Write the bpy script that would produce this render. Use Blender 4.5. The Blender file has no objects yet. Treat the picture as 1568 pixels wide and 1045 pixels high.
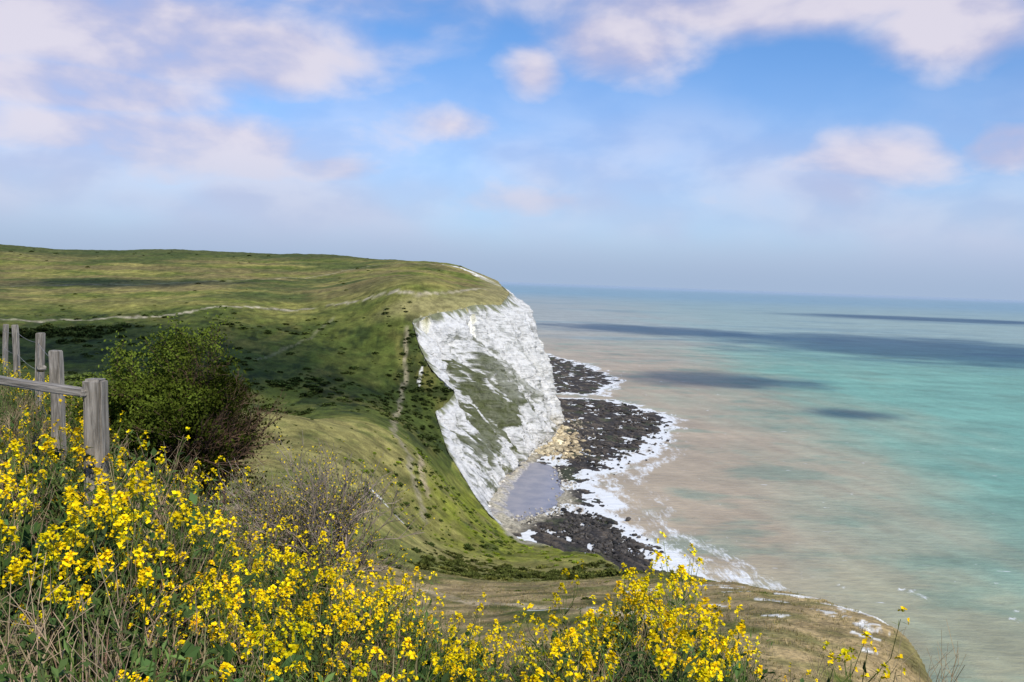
import bpy, bmesh, math, random
import numpy as np
from mathutils import Vector, Matrix
R = np.random.default_rng(7)
random.seed(5)
scene = bpy.context.scene
scene.view_settings.view_transform = 'Standard'
scene.view_settings.look = 'None'
scene.view_settings.exposure = 0

# ------------------------------------------------------------ noise helpers
PERM = np.random.default_rng(3).permutation(256).astype(np.int64)
PERM = np.concatenate([PERM, PERM])
GA = np.arange(256) * (2 * math.pi / 256) * 37.0
GX, GY = np.cos(GA), np.sin(GA)
def perlin(x, y):
    x = np.asarray(x, float); y = np.asarray(y, float)
    xf = np.floor(x); yf = np.floor(y)
    xi = xf.astype(np.int64) & 255; yi = yf.astype(np.int64) & 255
    fx = x - xf; fy = y - yf
    u = fx * fx * fx * (fx * (fx * 6 - 15) + 10); v = fy * fy * fy * (fy * (fy * 6 - 15) + 10)
    def g(ix, iy, dx, dy):
        h = PERM[PERM[ix & 255] + (iy & 255)]
        return GX[h] * dx + GY[h] * dy
    a = g(xi, yi, fx, fy); b = g(xi + 1, yi, fx - 1, fy)
    c = g(xi, yi + 1, fx, fy - 1); d = g(xi + 1, yi + 1, fx - 1, fy - 1)
    return (a + u * (b - a)) * (1 - v) + (c + u * (d - c)) * v * 1.0
def fbm(x, y, o=4, g=0.5):
    s = 0; a = 1.0; t = 0
    for i in range(o):
        s = s + a * perlin(x * 2 ** i + 17.3 * i, y * 2 ** i - 9.1 * i); t += a; a *= g
    return s / t * 1.6
def sst(a, b, x):
    t = np.clip((x - a) / (b - a), 0, 1)
    return t * t * (3 - 2 * t)
def mixc(c, d, f):
    f = np.asarray(f)[..., None]
    return c * (1 - f) + np.asarray(d) * f
def seg_dist(x, y, pts, closed=False):
    best = np.full(np.shape(x), 1e12)
    n = len(pts)
    for i in range(n if closed else n - 1):
        ax, ay = pts[i][:2]; bx, by = pts[(i + 1) % n][:2]
        dx, dy = bx - ax, by - ay
        L = dx * dx + dy * dy + 1e-9
        t = np.clip(((x - ax) * dx + (y - ay) * dy) / L, 0, 1)
        best = np.minimum(best, (x - ax - t * dx) ** 2 + (y - ay - t * dy) ** 2)
    return np.sqrt(best)
def inside(x, y, pts):
    r = np.zeros(np.shape(x), bool); n = len(pts)
    for i in range(n):
        ax, ay = pts[i][:2]; bx, by = pts[(i + 1) % n][:2]
        if ay == by: continue
        c = ((ay > y) != (by > y)) & (x < (bx - ax) * (y - ay) / (by - ay) + ax)
        r ^= c
    return r
def sdf(x, y, pts):
    d = seg_dist(x, y, pts, True)
    return np.where(inside(x, y, pts), -d, d)

# ------------------------------------------------------------ mesh helpers
class Acc:
    def __init__(s): s.V = []; s.F = []; s.C = []; s.n = 0
    def add(s, V, F, C):
        V = np.asarray(V, float); F = np.asarray(F, np.int64); C = np.asarray(C, float)
        if C.ndim == 1: C = np.tile(C, (len(V), 1))
        s.V.append(V); s.F.append(F + s.n); s.C.append(C); s.n += len(V)
    def arrays(s):
        return np.concatenate(s.V), s.F, np.concatenate(s.C)
    def proto(s):
        V = np.concatenate(s.V); C = np.concatenate(s.C)
        d = {}
        for f in s.F: d.setdefault(f.shape[1], []).append(f)
        return V, [np.concatenate(d[k]) for k in d], C
    def inst(s, proto, P, yaw, sc, lean=None, tint=None, zs=None):
        V, Fs, C = proto; m = len(P); n = len(V)
        if m == 0: return
        c = np.cos(yaw)[:, None]; si = np.sin(yaw)[:, None]; sc = np.asarray(sc)[:, None]
        zz = sc if zs is None else np.asarray(zs)[:, None]
        X = (V[None, :, 0] * c - V[None, :, 1] * si) * sc
        Y = (V[None, :, 0] * si + V[None, :, 1] * c) * sc
        Z = V[None, :, 2] * zz
        if lean is not None:
            X = X + lean[:, :1] * Z; Y = Y + lean[:, 1:] * Z
        W = np.stack([X + P[:, :1], Y + P[:, 1:2], Z + P[:, 2:3]], -1).reshape(-1, 3)
        CC = np.tile(C[None], (m, 1, 1))
        if tint is not None: CC = CC * tint[:, None, :]
        s.V.append(W); s.C.append(CC.reshape(-1, 3))
        off = (np.arange(m) * n)[:, None, None]
        for F in Fs:
            s.F.append((F[None] + off).reshape(-1, F.shape[1]) + s.n)
        s.n += m * n
    def build(s, name, mat, smooth=False, parent=None):
        V, F, C = s.arrays()
        return make_mesh(name, V, F, C, mat, smooth, parent)
def make_mesh(name, V, Fs, C, mat, smooth=False, parent=None, extra=None):
    me = bpy.data.meshes.new(name)
    if isinstance(Fs, np.ndarray): Fs = [Fs]
    loops = np.concatenate([f.ravel() for f in Fs])
    tot = np.concatenate([np.full(len(f), f.shape[1]) for f in Fs])
    st = np.concatenate([[0], np.cumsum(tot)[:-1]])
    me.vertices.add(len(V)); me.vertices.foreach_set('co', np.ascontiguousarray(V, np.float32).ravel())
    me.loops.add(len(loops)); me.loops.foreach_set('vertex_index', loops.astype(np.int32))
    me.polygons.add(len(tot)); me.polygons.foreach_set('loop_start', st.astype(np.int32))
    me.polygons.foreach_set('loop_total', tot.astype(np.int32))
    me.polygons.foreach_set('use_smooth', np.full(len(tot), smooth))
    me.update(calc_edges=True)
    if C is not None:
        a = me.color_attributes.new('Col', 'FLOAT_COLOR', 'POINT')
        a.data.foreach_set('color', np.concatenate([C, np.ones((len(C), 1))], 1).astype(np.float32).ravel())
    if extra:
        for k, v in extra.items():
            a = me.attributes.new(k, 'FLOAT', 'POINT'); a.data.foreach_set('value', np.asarray(v, np.float32).ravel())
    me.validate()
    ob = bpy.data.objects.new(name, me); scene.collection.objects.link(ob)
    me.materials.append(mat)
    if parent: ob.parent = parent
    return ob
def grid_faces(nr, nc):
    i = np.arange(nr * nc).reshape(nr, nc)
    return np.stack([i[:-1, :-1], i[:-1, 1:], i[1:, 1:], i[1:, :-1]], -1).reshape(-1, 4)

# ------------------------------------------------------------ node helpers
class NT:
    def __init__(s, t): s.t = t; s.n = t.nodes; s.l = t.links
    def N(s, typ, **k):
        n = s.n.new(typ)
        for a, b in k.items():
            if a.startswith('i_'):
                key = a[2:]; key = int(key) if key.isdigit() else key.replace('_', ' ')
                s.put(n.inputs[key], b)
            else: setattr(n, a, b)
        return n
    def put(s, sock, v):
        if isinstance(v, bpy.types.NodeSocket): s.l.new(v, sock)
        elif isinstance(v, bpy.types.Node): s.l.new(v.outputs[0], sock)
        else: sock.default_value = v
    def M(s, op, a, b=0.0, c=0.0, clamp=False):
        n = s.n.new('ShaderNodeMath'); n.operation = op; n.use_clamp = clamp
        s.put(n.inputs[0], a); s.put(n.inputs[1], b); s.put(n.inputs[2], c)
        return n.outputs[0]
    def SS(s, lo, hi, x, o0=0.0, o1=1.0):
        n = s.n.new('ShaderNodeMapRange'); n.interpolation_type = 'SMOOTHSTEP'
        s.put(n.inputs[0], x); s.put(n.inputs[1], lo); s.put(n.inputs[2], hi); s.put(n.inputs[3], o0); s.put(n.inputs[4], o1)
        return n.outputs[0]
    def MIX(s, f, a, b, mode='MIX'):
        n = s.n.new('ShaderNodeMix'); n.data_type = 'RGBA'; n.blend_type = mode
        s.put(n.inputs[0], f); s.put(n.inputs[6], a); s.put(n.inputs[7], b)
        return n.outputs[2]
    def noise(s, vec, scale, detail=4, rough=0.55, dist=0.0):
        n = s.n.new('ShaderNodeTexNoise'); s.put(n.inputs['Vector'], vec)
        n.inputs['Scale'].default_value = scale; n.inputs['Detail'].default_value = detail
        n.inputs['Roughness'].default_value = rough; n.inputs['Distortion'].default_value = dist
        return n.outputs[0]
def new_mat(name):
    m = bpy.data.materials.new(name); m.use_nodes = True
    t = NT(m.node_tree); b = t.n['Principled BSDF']
    return m, t, b
def mapped(t, vec, sc, rot=0.0):
    n = t.n.new('ShaderNodeMapping'); t.put(n.inputs['Vector'], vec); n.inputs['Scale'].default_value = sc
    n.inputs['Rotation'].default_value = (0, 0, rot)
    return n.outputs[0]

def land_material():
    m, t, b = new_mat('downland_turf')
    col = t.N('ShaderNodeAttribute', attribute_name='Col').outputs[0]
    pos = t.N('ShaderNodeNewGeometry').outputs[0]
    n1 = t.noise(pos, 0.16, 6, 0.7); n2 = t.noise(pos, 2.2, 3, 0.6)
    f = t.M('MULTIPLY', t.SS(0.32, 0.68, n1, 0.62, 1.36), t.SS(0.25, 0.75, n2, 0.7, 1.28))
    c = t.MIX(1.0, col, t.N('ShaderNodeCombineColor', i_0=f, i_1=f, i_2=f).outputs[0], 'MULTIPLY')
    t.put(b.inputs['Base Color'], c)
    b.inputs['Roughness'].default_value = 0.9; b.inputs['Specular IOR Level'].default_value = 0.1
    h = t.M('ADD', t.M('MULTIPLY', n1, 1.6), t.M('MULTIPLY', n2, 0.35))
    bp = t.N('ShaderNodeBump'); t.put(bp.inputs['Height'], h); bp.inputs['Distance'].default_value = 1.0; bp.inputs['Strength'].default_value = 0.5
    t.put(b.inputs['Normal'], bp)
    return m
def chalk_material():
    m, t, b = new_mat('chalk_cliff')
    col = t.N('ShaderNodeAttribute', attribute_name='Col').outputs[0]
    pos = t.N('ShaderNodeNewGeometry').outputs[0]
    n1 = t.noise(pos, 0.30, 6, 0.66); n2 = t.noise(mapped(t, pos, (0.10, 0.10, 0.9)), 1.0, 3, 0.6)
    f = t.M('MULTIPLY', t.SS(0.36, 0.54, n1, 0.76, 1.05), t.SS(0.3, 0.6, n2, 0.88, 1.03))
    c = t.MIX(1.0, col, t.N('ShaderNodeCombineColor', i_0=f, i_1=f, i_2=f).outputs[0], 'MULTIPLY')
    t.put(b.inputs['Base Color'], c)
    b.inputs['Roughness'].default_value = 0.92; b.inputs['Specular IOR Level'].default_value = 0.1
    bp = t.N('ShaderNodeBump'); t.put(bp.inputs['Height'], t.M('ADD', t.M('MULTIPLY', n1, 3.2), n2)); bp.inputs['Strength'].default_value = 0.85
    bp.inputs['Distance'].default_value = 1.0
    t.put(b.inputs['Normal'], bp)
    return m
def plant_material(name, trans=0.25):
    m, t, b = new_mat(name)
    col = t.N('ShaderNodeAttribute', attribute_name='Col').outputs[0]
    df = t.N('ShaderNodeBsdfDiffuse'); t.put(df.inputs[0], col)
    if trans <= 0:
        t.l.new(df.outputs[0], t.n['Material Output'].inputs[0])
        return m
    tr = t.N('ShaderNodeBsdfTranslucent'); t.put(tr.inputs[0], col)
    mx = t.N('ShaderNodeMixShader'); mx.inputs[0].default_value = trans
    t.l.new(df.outputs[0], mx.inputs[1]); t.l.new(tr.outputs[0], mx.inputs[2])
    t.l.new(mx.outputs[0], t.n['Material Output'].inputs[0])
    return m
def rock_material(name, rough=0.8):
    m, t, b = new_mat(name)
    col = t.N('ShaderNodeAttribute', attribute_name='Col').outputs[0]
    pos = t.N('ShaderNodeNewGeometry').outputs[0]
    n1 = t.noise(pos, 0.7, 5, 0.7)
    f = t.SS(0.25, 0.75, n1, 0.45, 1.6)
    c = t.MIX(1.0, col, t.N('ShaderNodeCombineColor', i_0=f, i_1=f, i_2=f).outputs[0], 'MULTIPLY')
    t.put(b.inputs['Base Color'], c); b.inputs['Roughness'].default_value = rough
    b.inputs['Specular IOR Level'].default_value = 0.3
    bp = t.N('ShaderNodeBump'); t.put(bp.inputs['Height'], n1); bp.inputs['Distance'].default_value = 1.0
    t.put(b.inputs['Normal'], bp)
    return m
M_land = land_material(); M_chalk = chalk_material()
M_plant = plant_material('petals_and_leaves', 0.22); M_scrub = plant_material('scrub_foliage', 0)
M_rock = rock_material('reef_rock'); M_boulder = rock_material('chalk_rubble', 0.9)

# ------------------------------------------------------------ terrain survey (x east-ish, y away, z above sea)
CP = np.array([
 # skyline of the far down and behind it
 (-665,1100,122.5),(-454,1100,123.3),(-232,1050,123.7),(-100.7,950,118.8),(-53.7,900,111.7),(-14.4,850,95.4),
 (-900,1700,112),(-300,1600,108),(-20,1500,80),(-2500,2900,110),(-1000,1100,121),(-110,1150,113),
 # path level
 (-290,480,68.2),(-225,500,70.8),(-185,540,77.5),(-123,560,79.2),(-61.7,515,81),(-35,530,82.3),(-8,552,82.8),(-6,600,88.5),
 (-400,480,70),(-700,750,88),
 (-454,750,84.9),(-314,760,89.9),(-172,780,94.9),(-45.4,680,94),(-5,700,91),
 # valley side
 (-149,400,55),(-227,400,58.6),(-110.6,430,53.5),(-68.5,460,52),(-46.4,470,51.8),
 (-97.8,350,44),(-51.7,370,38.4),(-34,430,33),(-28,390,20.7),(-16,370,9),(-7.6,350,3.9),(-84,305,46),
 (-350,300,60),(-200,150,66),(-150,250,56),
 # spur
 (-72.5,260,57.1),(-46,270,50.5),(-48.5,190,58.6),(-32,190,53.2),(-26.7,270,38.4),(-17.7,300,22.5),(-23,220,35.8),
 (-2.7,260,18.9),(-20,120,60),(12.3,200,31.7),(18.7,150,47.9),(0,335,1),(14,318,1),(30,285,5),(23,250,18.8),(22,120,58.5),
 # near bench
 (-.6,75,70.6),(9.7,95,65.4),(20.7,80,71.3),(27,66,74.8),(28,56,75.9),(1.2,45,79.8),(14.4,42,80.6),(27,50,75.5),
 # bank under the viewer
 (0,-8,98.8),(-8,-6,99),(8,-6,98.4),(0,0,98.3),(-3,0,98.4),(4,0,97.8),(-6,4,98.4),
 (-3,5,98.25),(-2.2,5,98.05),(-1.4,5,97.75),(-.7,5,97.5),(0,5,97.3),(.8,5,97.4),(1.8,5,97.2),(3.5,5,96.6),(0,3,97.9),(-1.5,3,98.1),
 (-3.7,7,98.1),(-5.6,10,98.0),(-7.6,13,97.9),(-9.6,16,97.6),(-3.3,9,97.4),(-1.6,7,97.1),(-.5,9,95.5),(3,9,94.3),
 (-3,16,92.5),(0,16,91),(5,16,90.5),(0,25,87.5),(8,25,85.5),(16,25,83.5),(-12,25,92),(-20,40,87),(-5,45,79),(-45,80,76),(-15,80,70),(-30,110,67),
], float)
def par(x, y):
    q = np.maximum(y + 8, 2.0)
    return 3 * x / q, np.log(q), q
def ker(r2): return np.sqrt(r2 + 0.02)
_a, _t, _q = par(CP[:, 0], CP[:, 1])
_v = (100 - CP[:, 2]) / _q
n = len(CP)
A = np.zeros((n + 3, n + 3))
A[:n, :n] = ker((_a[:, None] - _a) ** 2 + (_t[:, None] - _t) ** 2) - 1e-4 * np.eye(n)
Pm = np.stack([np.ones(n), _a, _t], 1); A[:n, n:] = Pm; A[n:, :n] = Pm.T
W = np.linalg.solve(A, np.concatenate([_v, np.zeros(3)]))
def base_h(x, y):
    a, t, q = par(x, y)
    v = W[n] + W[n + 1] * a + W[n + 2] * t
    for i in range(n):
        v = v + W[i] * ker((a - _a[i]) ** 2 + (t - _t[i]) ** 2)
    z = 100 - v * q
    amp = np.clip((y - 20) * 0.007, 0.03, 2.0)
    return z + amp * fbm(x / 32, y / 32, 4, .55) + np.clip(amp, 0, .35) * fbm(x / 5 + 40, y / 5, 3)
COAST = [(-4000,3300),(-200,3200),(-10,1600),(-30,1150),(-14,900),(-12,850),(-5,760),(-3,700),(-5,600),(-8,562),(-18,546),(-35,529),(-60,506),(-53,484),
         (-45,470),(-29,450),(-38,428),(-28,390),(-16,370),(-7.6,350),(0,336),(14,319),(34,291),(29,250),(27,200),(25,170),(24,120),(23.8,92),
         (26.5,86),(29.5,72),(28.6,57),(27,50),(26.5,40),(29,20),(36,-25),(-4000,-25)]
def land_z(x, y):
    z = base_h(x, y)
    sc = np.clip(y / 250, 0.15, 1)
    d = sdf(x, y, COAST) - sc * 2.4 * np.abs(fbm(x / (9 * sc), y / (9 * sc), 4))
    out = np.maximum(d, 0)
    z = z - 5 * out - 0.35 * np.clip(d + 2.5 * sc, 0, 3) * sc
    return np.maximum(z, -4), d

nr, nc = 780, 820
yy = np.exp(np.linspace(math.log(8), math.log(3200), nr)) - 16
ss_ = np.linspace(-0.86, 0.72, nc)
Yg = np.repeat(yy[:, None], nc, 1); Xg = ss_[None, :] * (Yg + 16)
Zg, Dg = land_z(Xg, Yg)
x, y, z, d = Xg.ravel(), Yg.ravel(), Zg.ravel(), Dg.ravel()
n1 = fbm(x / 70, y / 45, 4); n2 = fbm(x / 14 + 5, y / 14, 4); n3 = fbm(x / 4, y / 4 + 9, 3)
C = np.tile(np.array((.115, .138, .026)), (len(x), 1))
C = mixc(C, (.19, .178, .044), sst(-.3, .35, n1 + .5 * n2))
far = sst(520, 620, y)
C = mixc(C, (.185, .145, .058), far * sst(-.35, .2, fbm(x / 160 + 3, y / 40, 3)) * .85)
C = mixc(C, (.28, .24, .07), far * sst(.1, .4, fbm(x / 90 + 13, y / 30 + 3, 4)) * .75)
C = mixc(C, (.062, .084, .020), far * sst(.05, .35, fbm(x / 120 + 30, y / 60 + 7, 4)) * .85)
C = mixc(C, (.055, .075, .020), sst(930, 1040, y) * .8)
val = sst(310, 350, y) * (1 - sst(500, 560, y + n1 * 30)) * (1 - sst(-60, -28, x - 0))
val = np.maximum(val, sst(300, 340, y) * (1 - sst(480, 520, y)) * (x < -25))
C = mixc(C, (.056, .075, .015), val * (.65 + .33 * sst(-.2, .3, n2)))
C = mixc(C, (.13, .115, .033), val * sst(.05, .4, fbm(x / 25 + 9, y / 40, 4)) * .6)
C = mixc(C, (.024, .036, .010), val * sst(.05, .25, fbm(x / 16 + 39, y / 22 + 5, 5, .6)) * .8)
kn = sst(120, 170, y) * (1 - sst(270, 310, y))
C = mixc(C, (.26, .22, .075), kn * .8)
C = mixc(C, (.10, .115, .026), kn * sst(.0, .35, fbm(x / 16 + 3, y / 22, 5, .6)) * .75)
sh = sst(195, 235, y) * (1 - sst(345, 370, y)) * sst(-34, -14, x + n2 * 8)
C = mixc(C, (.19, .21, .016), sh * .75)
C = mixc(C, (.20, .17, .06), sh * sst(-.05, .3, fbm(x / 9 + 30, y / 22, 4)) * .75)
C = mixc(C, (.045, .06, .014), sh * sst(.1, .35, fbm(x / 8 + 60, y / 16, 5, .6)) * .7)
be = sst(25, 35, y) * (1 - sst(105, 130, y))
C = mixc(C, (.35, .25, .12), be * sst(-.5, .1, n2 + .6 * n3) * .95)
C = mixc(C, (.12, .11, .035), be * sst(.05, .4, fbm(x / 8 + 70, y / 6, 4)) * .8)
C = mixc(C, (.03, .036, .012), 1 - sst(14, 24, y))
C = C * (1 + (.35 * n3 + .35 * n2 + .25 * n1) * (y > 20))[:, None]
def paint_path(pts, w, col, k=1.0, wob=1.0):
    global C
    dd = seg_dist(x + wob * 2.0 * fbm(x / 12, y / 12 + 3, 2), y + wob * 3 * fbm(x / 15 + 8, y / 15, 2), pts)
    C = mixc(C, col, k * (1 - sst(w * .5, w * 1.3, dd)) * (.5 + .5 * sst(-.3, .1, n3)))
TR = (.42, .36, .26)
paint_path([(-420, 470), (-290, 482), (-225, 502), (-205, 515), (-185, 540), (-155, 555), (-123, 563), (-90, 548), (-62, 535), (-35, 560), (-20, 620), (-30, 700)], 2.0, TR, .9)
paint_path([(-62, 500), (-57, 455), (-52, 385), (-44, 320), (-38, 290), (-32, 272), (-27, 250), (-22, 228)], 1.2, (.27, .23, .14), .9)
paint_path([(-31, 300), (-29, 275), (-23, 250)], 1.0, (.40, .31, .2), .8)
paint_path([(-420, 700), (-250, 740), (-140, 900), (-60, 880)], 2.5, (.30, .26, .15), .7)
paint_path([(-130, 430), (-118, 470), (-112, 530)], 1.1, (.2, .19, .1), .6)
paint_path([(-9, 92), (-2, 80), (5, 72), (11, 60)], 1.0, (.58, .45, .27), .85, .3)
CH = np.array((.70, .67, .60))
for (cx, cy, rx, ry) in [(24, 81, 2.4, 1.6), (26.8, 75, 1.8, 1.6), (22.5, 70, 1.3, 1.2), (25, 64, 1.0, 1.6), (26, 59, .9, 1.3), (24.5, 56, .8, .9), (5.5, 71, 2.2, .8), (10.5, 60, .9, .6), (-29.5, 187, 2.8, 2), (-24, 186, 2, 1.2), (-49, 455, 1.0, 8), (17, 66, .9, .6), (28.5, 68, 1.3, 3.5), (20, 84, 2, 1), (29.2, 63, .8, 3), (14, 84, 1.6, 1), (20, 60, .8, .5), (23, 52, .6, .4), (21, 76, 1.2, .6)]:
    e = np.sqrt(((x - cx) / rx) ** 2 + ((y - cy) / ry) ** 2) + 1.3 * fbm(x / (rx * .8), y / (ry * .8), 4)
    C = mixc(C, CH, (1 - sst(.75, 1.0, e)) * .95)
fc = seg_dist(x, y, [(-62, 905), (-40, 885), (-14, 850), (-6, 835)])
C = mixc(C, CH, 1 - sst(10, 15, fc + 10 * n3))
C = mixc(C, (.26, .225, .10), (1 - sst(10, 32, -d)) * sst(500, 520, y) * .8)
C = mixc(C, CH, sst(.1, .9, d - .5 * n3) * (z > 1.5) * (1 - .45 * sst(.1, .5, n2)))
C = mixc(C, (.3, .27, .2), (1 - sst(1.0, 2.5, z)) * (y > 200))
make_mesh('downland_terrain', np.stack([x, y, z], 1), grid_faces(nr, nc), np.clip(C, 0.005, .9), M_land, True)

# ------------------------------------------------------------ chalk headland face
TB = [((-14, 900), (12, 905)), ((-5, 760), (22, 765)), ((-3, 700), (24, 700)), ((-5, 600), (28, 612)), ((-8, 562), (30, 578)), ((-18, 546), (29, 548)), ((-35, 529), (23, 520)), ((-60, 506), (13, 490)),
      ((-53, 484), (7, 468)), ((-45, 470), (3, 454)), ((-29, 450), (0, 440)), ((-38, 428), (-4, 418)), ((-28, 390), (-7, 386)),
      ((-16, 370), (-8, 369)), ((-7.6, 350), (-4, 353)), ((0, 336), (2, 340))]
T = np.array([a for a, b in TB], float); B = np.array([b for a, b in TB], float)
L = np.concatenate([[0], np.cumsum(np.hypot(*(np.diff((T + B) / 2, axis=0).T)))])
nu, nv = 1250, 220
U = np.linspace(0, L[-1], nu)
def sm(a, k=9):
    kk = np.ones(k) / k; p = np.concatenate([np.repeat(a[0], k // 2), a, np.repeat(a[-1], k // 2)])
    return np.convolve(p, kk, 'valid')
tx, ty, bx, by = [sm(np.interp(U, L, q)) for q in (T[:, 0], T[:, 1], B[:, 0], B[:, 1])]
bz = np.full(nu, -1.0)
tz = base_h(tx, ty) - .4
tz = np.maximum(tz, .5)
v = np.linspace(0, 1, nv)
wl = np.interp(U, [L[0], L[5], L[6], L[7], L[8], L[11], L[12], L[15]], [0, 0.1, .55, 1, 1, .8, .2, 0])
VV = np.repeat(v[:, None], nu, 1); UU = np.repeat(U[None], nv, 0)
VW = np.clip(VV + .13 * fbm(UU / 22, VV * 2.0 + 4, 3) * np.sin(VV * math.pi), 0, 1)
prof_a = np.interp(VW, [0, .15, .5, 1], [0, .22, .6, 1])
prof_b = np.interp(VW, [0, .24, .34, .62, .70, 1], [0, .06, .24, .76, .82, 1])
Hh = prof_a * (1 - wl) + prof_b * wl
X = tx + (bx - tx) * Hh; Y = ty + (by - ty) * Hh; Z = tz + (bz - tz) * VV
dx = bx - tx; dy = by - ty; dl = np.hypot(dx, dy) + 1e-6; dx /= dl; dy /= dl
dx = sm(dx, 41); dy = sm(dy, 41)
hgt = np.clip(tz / 60, .1, 1)
win = np.clip(VV * 9, 0, 1) * np.clip((1 - VV) * 8, .35, 1)
WU = UU + 5 * fbm(UU / 30, Z / 30, 3) - .35 * (tz - Z) * wl
rid = 1 - 2.4 * np.abs(perlin(WU / 22, Z / 120))
rid2 = 1 - 2.2 * np.abs(perlin(WU / 9.5 + 31, Z / 45))
rid3 = 1 - 2.2 * np.abs(perlin(WU / 4.6 + 11, Z / 16))
stp = fbm(UU / 12 + 5, Z / 7, 4)
blk = np.round(4 * stp) / 4
disp = (13.0 * rid - 7.5 + 6.5 * rid2 + 2.4 * rid3 + 3.0 * fbm(UU / 8, Z / 8, 5, .6) + 3.4 * blk) * win * hgt * .95
disp = np.maximum(disp, -13)
X = X + dx * disp; Y = Y + dy * disp
Z = Z + win * 1.8 * fbm(UU / 5 + 9, Z / 5, 4, .6) * hgt
Cc = np.tile(np.array((.62, .605, .58)), (nv, nu, 1))
sun_side = np.interp(U, [0, L[4], L[5], L[6], L[15]], [1, 1, .75, .15, 0])  # masks cleaner chalk, plus sunlit and shaded tints put into its colour
st = fbm(WU / 4.5, Z / 18, 5, .62)
st2 = fbm(WU / 15 + 3, Z / 17 + 5, 5, .6)
sf = fbm(UU / 3.2 + .3 * Z / 3 + 60, Z / 3.0, 4, .65)
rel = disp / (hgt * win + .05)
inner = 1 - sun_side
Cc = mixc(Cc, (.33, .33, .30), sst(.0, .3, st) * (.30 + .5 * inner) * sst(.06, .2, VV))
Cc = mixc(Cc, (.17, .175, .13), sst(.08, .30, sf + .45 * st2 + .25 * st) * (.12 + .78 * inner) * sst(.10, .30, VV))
Cc = mixc(Cc, (.30, .31, .29), sst(-1, -9.0, rel) * .6)  # shade painted into the recessed gullies
led = np.exp(-((VW - .50) / .20) ** 2) * wl
veg = sst(.08, .26, st2 * .9 + .7 * st + .55 * sf + led * .95 - .21 - .012 * rel) * np.clip(wl + .08, 0, 1) * (1 - sst(.86, .97, VV)) * sst(.12, .26, VV)
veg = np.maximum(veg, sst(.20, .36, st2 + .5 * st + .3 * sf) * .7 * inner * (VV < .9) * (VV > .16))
Cc = mixc(Cc, (.078, .088, .030), veg * .93)
Cc = mixc(Cc, (.12, .13, .038), sst(.06, .0, VV + .12 * st) * .85)
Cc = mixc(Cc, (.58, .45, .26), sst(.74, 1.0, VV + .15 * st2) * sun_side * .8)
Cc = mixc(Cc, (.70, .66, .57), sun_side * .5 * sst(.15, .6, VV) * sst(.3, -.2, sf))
Cc = mixc(Cc, (.40, .38, .33), (sst(.955, 1.0, VV)) * .8)
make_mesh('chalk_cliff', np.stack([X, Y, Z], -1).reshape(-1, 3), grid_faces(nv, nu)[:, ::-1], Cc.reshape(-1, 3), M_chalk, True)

# ------------------------------------------------------------ shore reef / pool / sea
REEF = [[(28, 590), (27, 720), (60, 735), (90, 727), (118, 650), (102, 585), (86, 533), (60, 480), (45, 452), (30, 413), (22, 440), (28, 470), (36, 520)],
        [(25, 1240), (60, 1130), (90, 1040), (108, 890), (76, 775), (24, 775), (5, 900)],
        [(5, 345), (13, 362), (32, 370), (42, 340), (54, 314), (62, 280), (20, 280)],
        [(22, 385), (26, 404), (38, 408), (41, 385), (28, 376)]]
def reef_sd(x, y):
    r = np.full(np.shape(x), 1e9)
    for p in REEF: r = np.minimum(r, sdf(x, y, p))
    return r
POOL = [(3, 456), (14, 466), (25, 460), (27, 430), (27, 392), (20, 368), (9, 352), (-2, 342), (-12, 362), (-12, 400), (-6, 440)]
def reef_h(xx, yyy, rs=None):
    if rs is None: rs = reef_sd(xx, yyy)
    nn = fbm(xx / 12, yyy / 18, 6, .64); na = fbm((xx + .5 * yyy) / 4, (yyy - .5 * xx) / 18, 4)
    return np.clip(-rs * .06, -1.6, .46) + 1.9 * nn + .6 * na - .02, nn, na
gx = np.arange(-25, 140, .9); gy = np.concatenate([np.arange(275, 480, .9), np.arange(480, 1260, 1.5)])
GXm, GYm = np.meshgrid(gx, gy)
xx, yyy = GXm.ravel(), GYm.ravel()
hz, nn, na = reef_h(xx, yyy)
ps = sdf(xx, yyy, POOL)
pw = 1 - sst(-4, 3, ps + 5 * nn)
hz = hz * (1 - pw) + (.16 + .05 * nn) * pw
sw = 1 - sst(4, 12, seg_dist(xx, yyy, [tuple(q) for q in B[2:]]) + 3 * nn)
hz = np.where(sw > .01, np.maximum(hz, sw * 1.6 - .6 + 1.2 * na * sw), hz)
hz = np.minimum(hz, np.where(sw > .3, 9, 1.0 + .3 * na))
Cr = np.tile(np.array((.036, .030, .026)), (len(xx), 1))
Cr = mixc(Cr, (.11, .085, .06), sst(.0, .4, na))
Cr = mixc(Cr, (.20, .165, .12), sst(.2, .45, fbm(xx / 9 + 60, yyy / 14, 5, .6)) * .65)
Cr = mixc(Cr, (.055, .065, .025), sst(.1, .4, fbm(xx / 20, yyy / 20 + 4, 3)) * .6)
Cr = mixc(Cr, (.30, .30, .36), pw * .95)
Cr = mixc(Cr, (.50, .44, .32), sw * (.5 + .5 * sst(-.2, .2, na)))
Cr = mixc(Cr, (.42, .37, .27), (1 - sst(3, 9, seg_dist(xx, yyy, [(2, 345), (14, 357), (24, 372), (27, 400)]) + 6 * nn)) * .8)
make_mesh('shore_reef', np.stack([xx, yyy, hz], 1), grid_faces(len(gy), len(gx)), Cr, M_rock, True)

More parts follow.
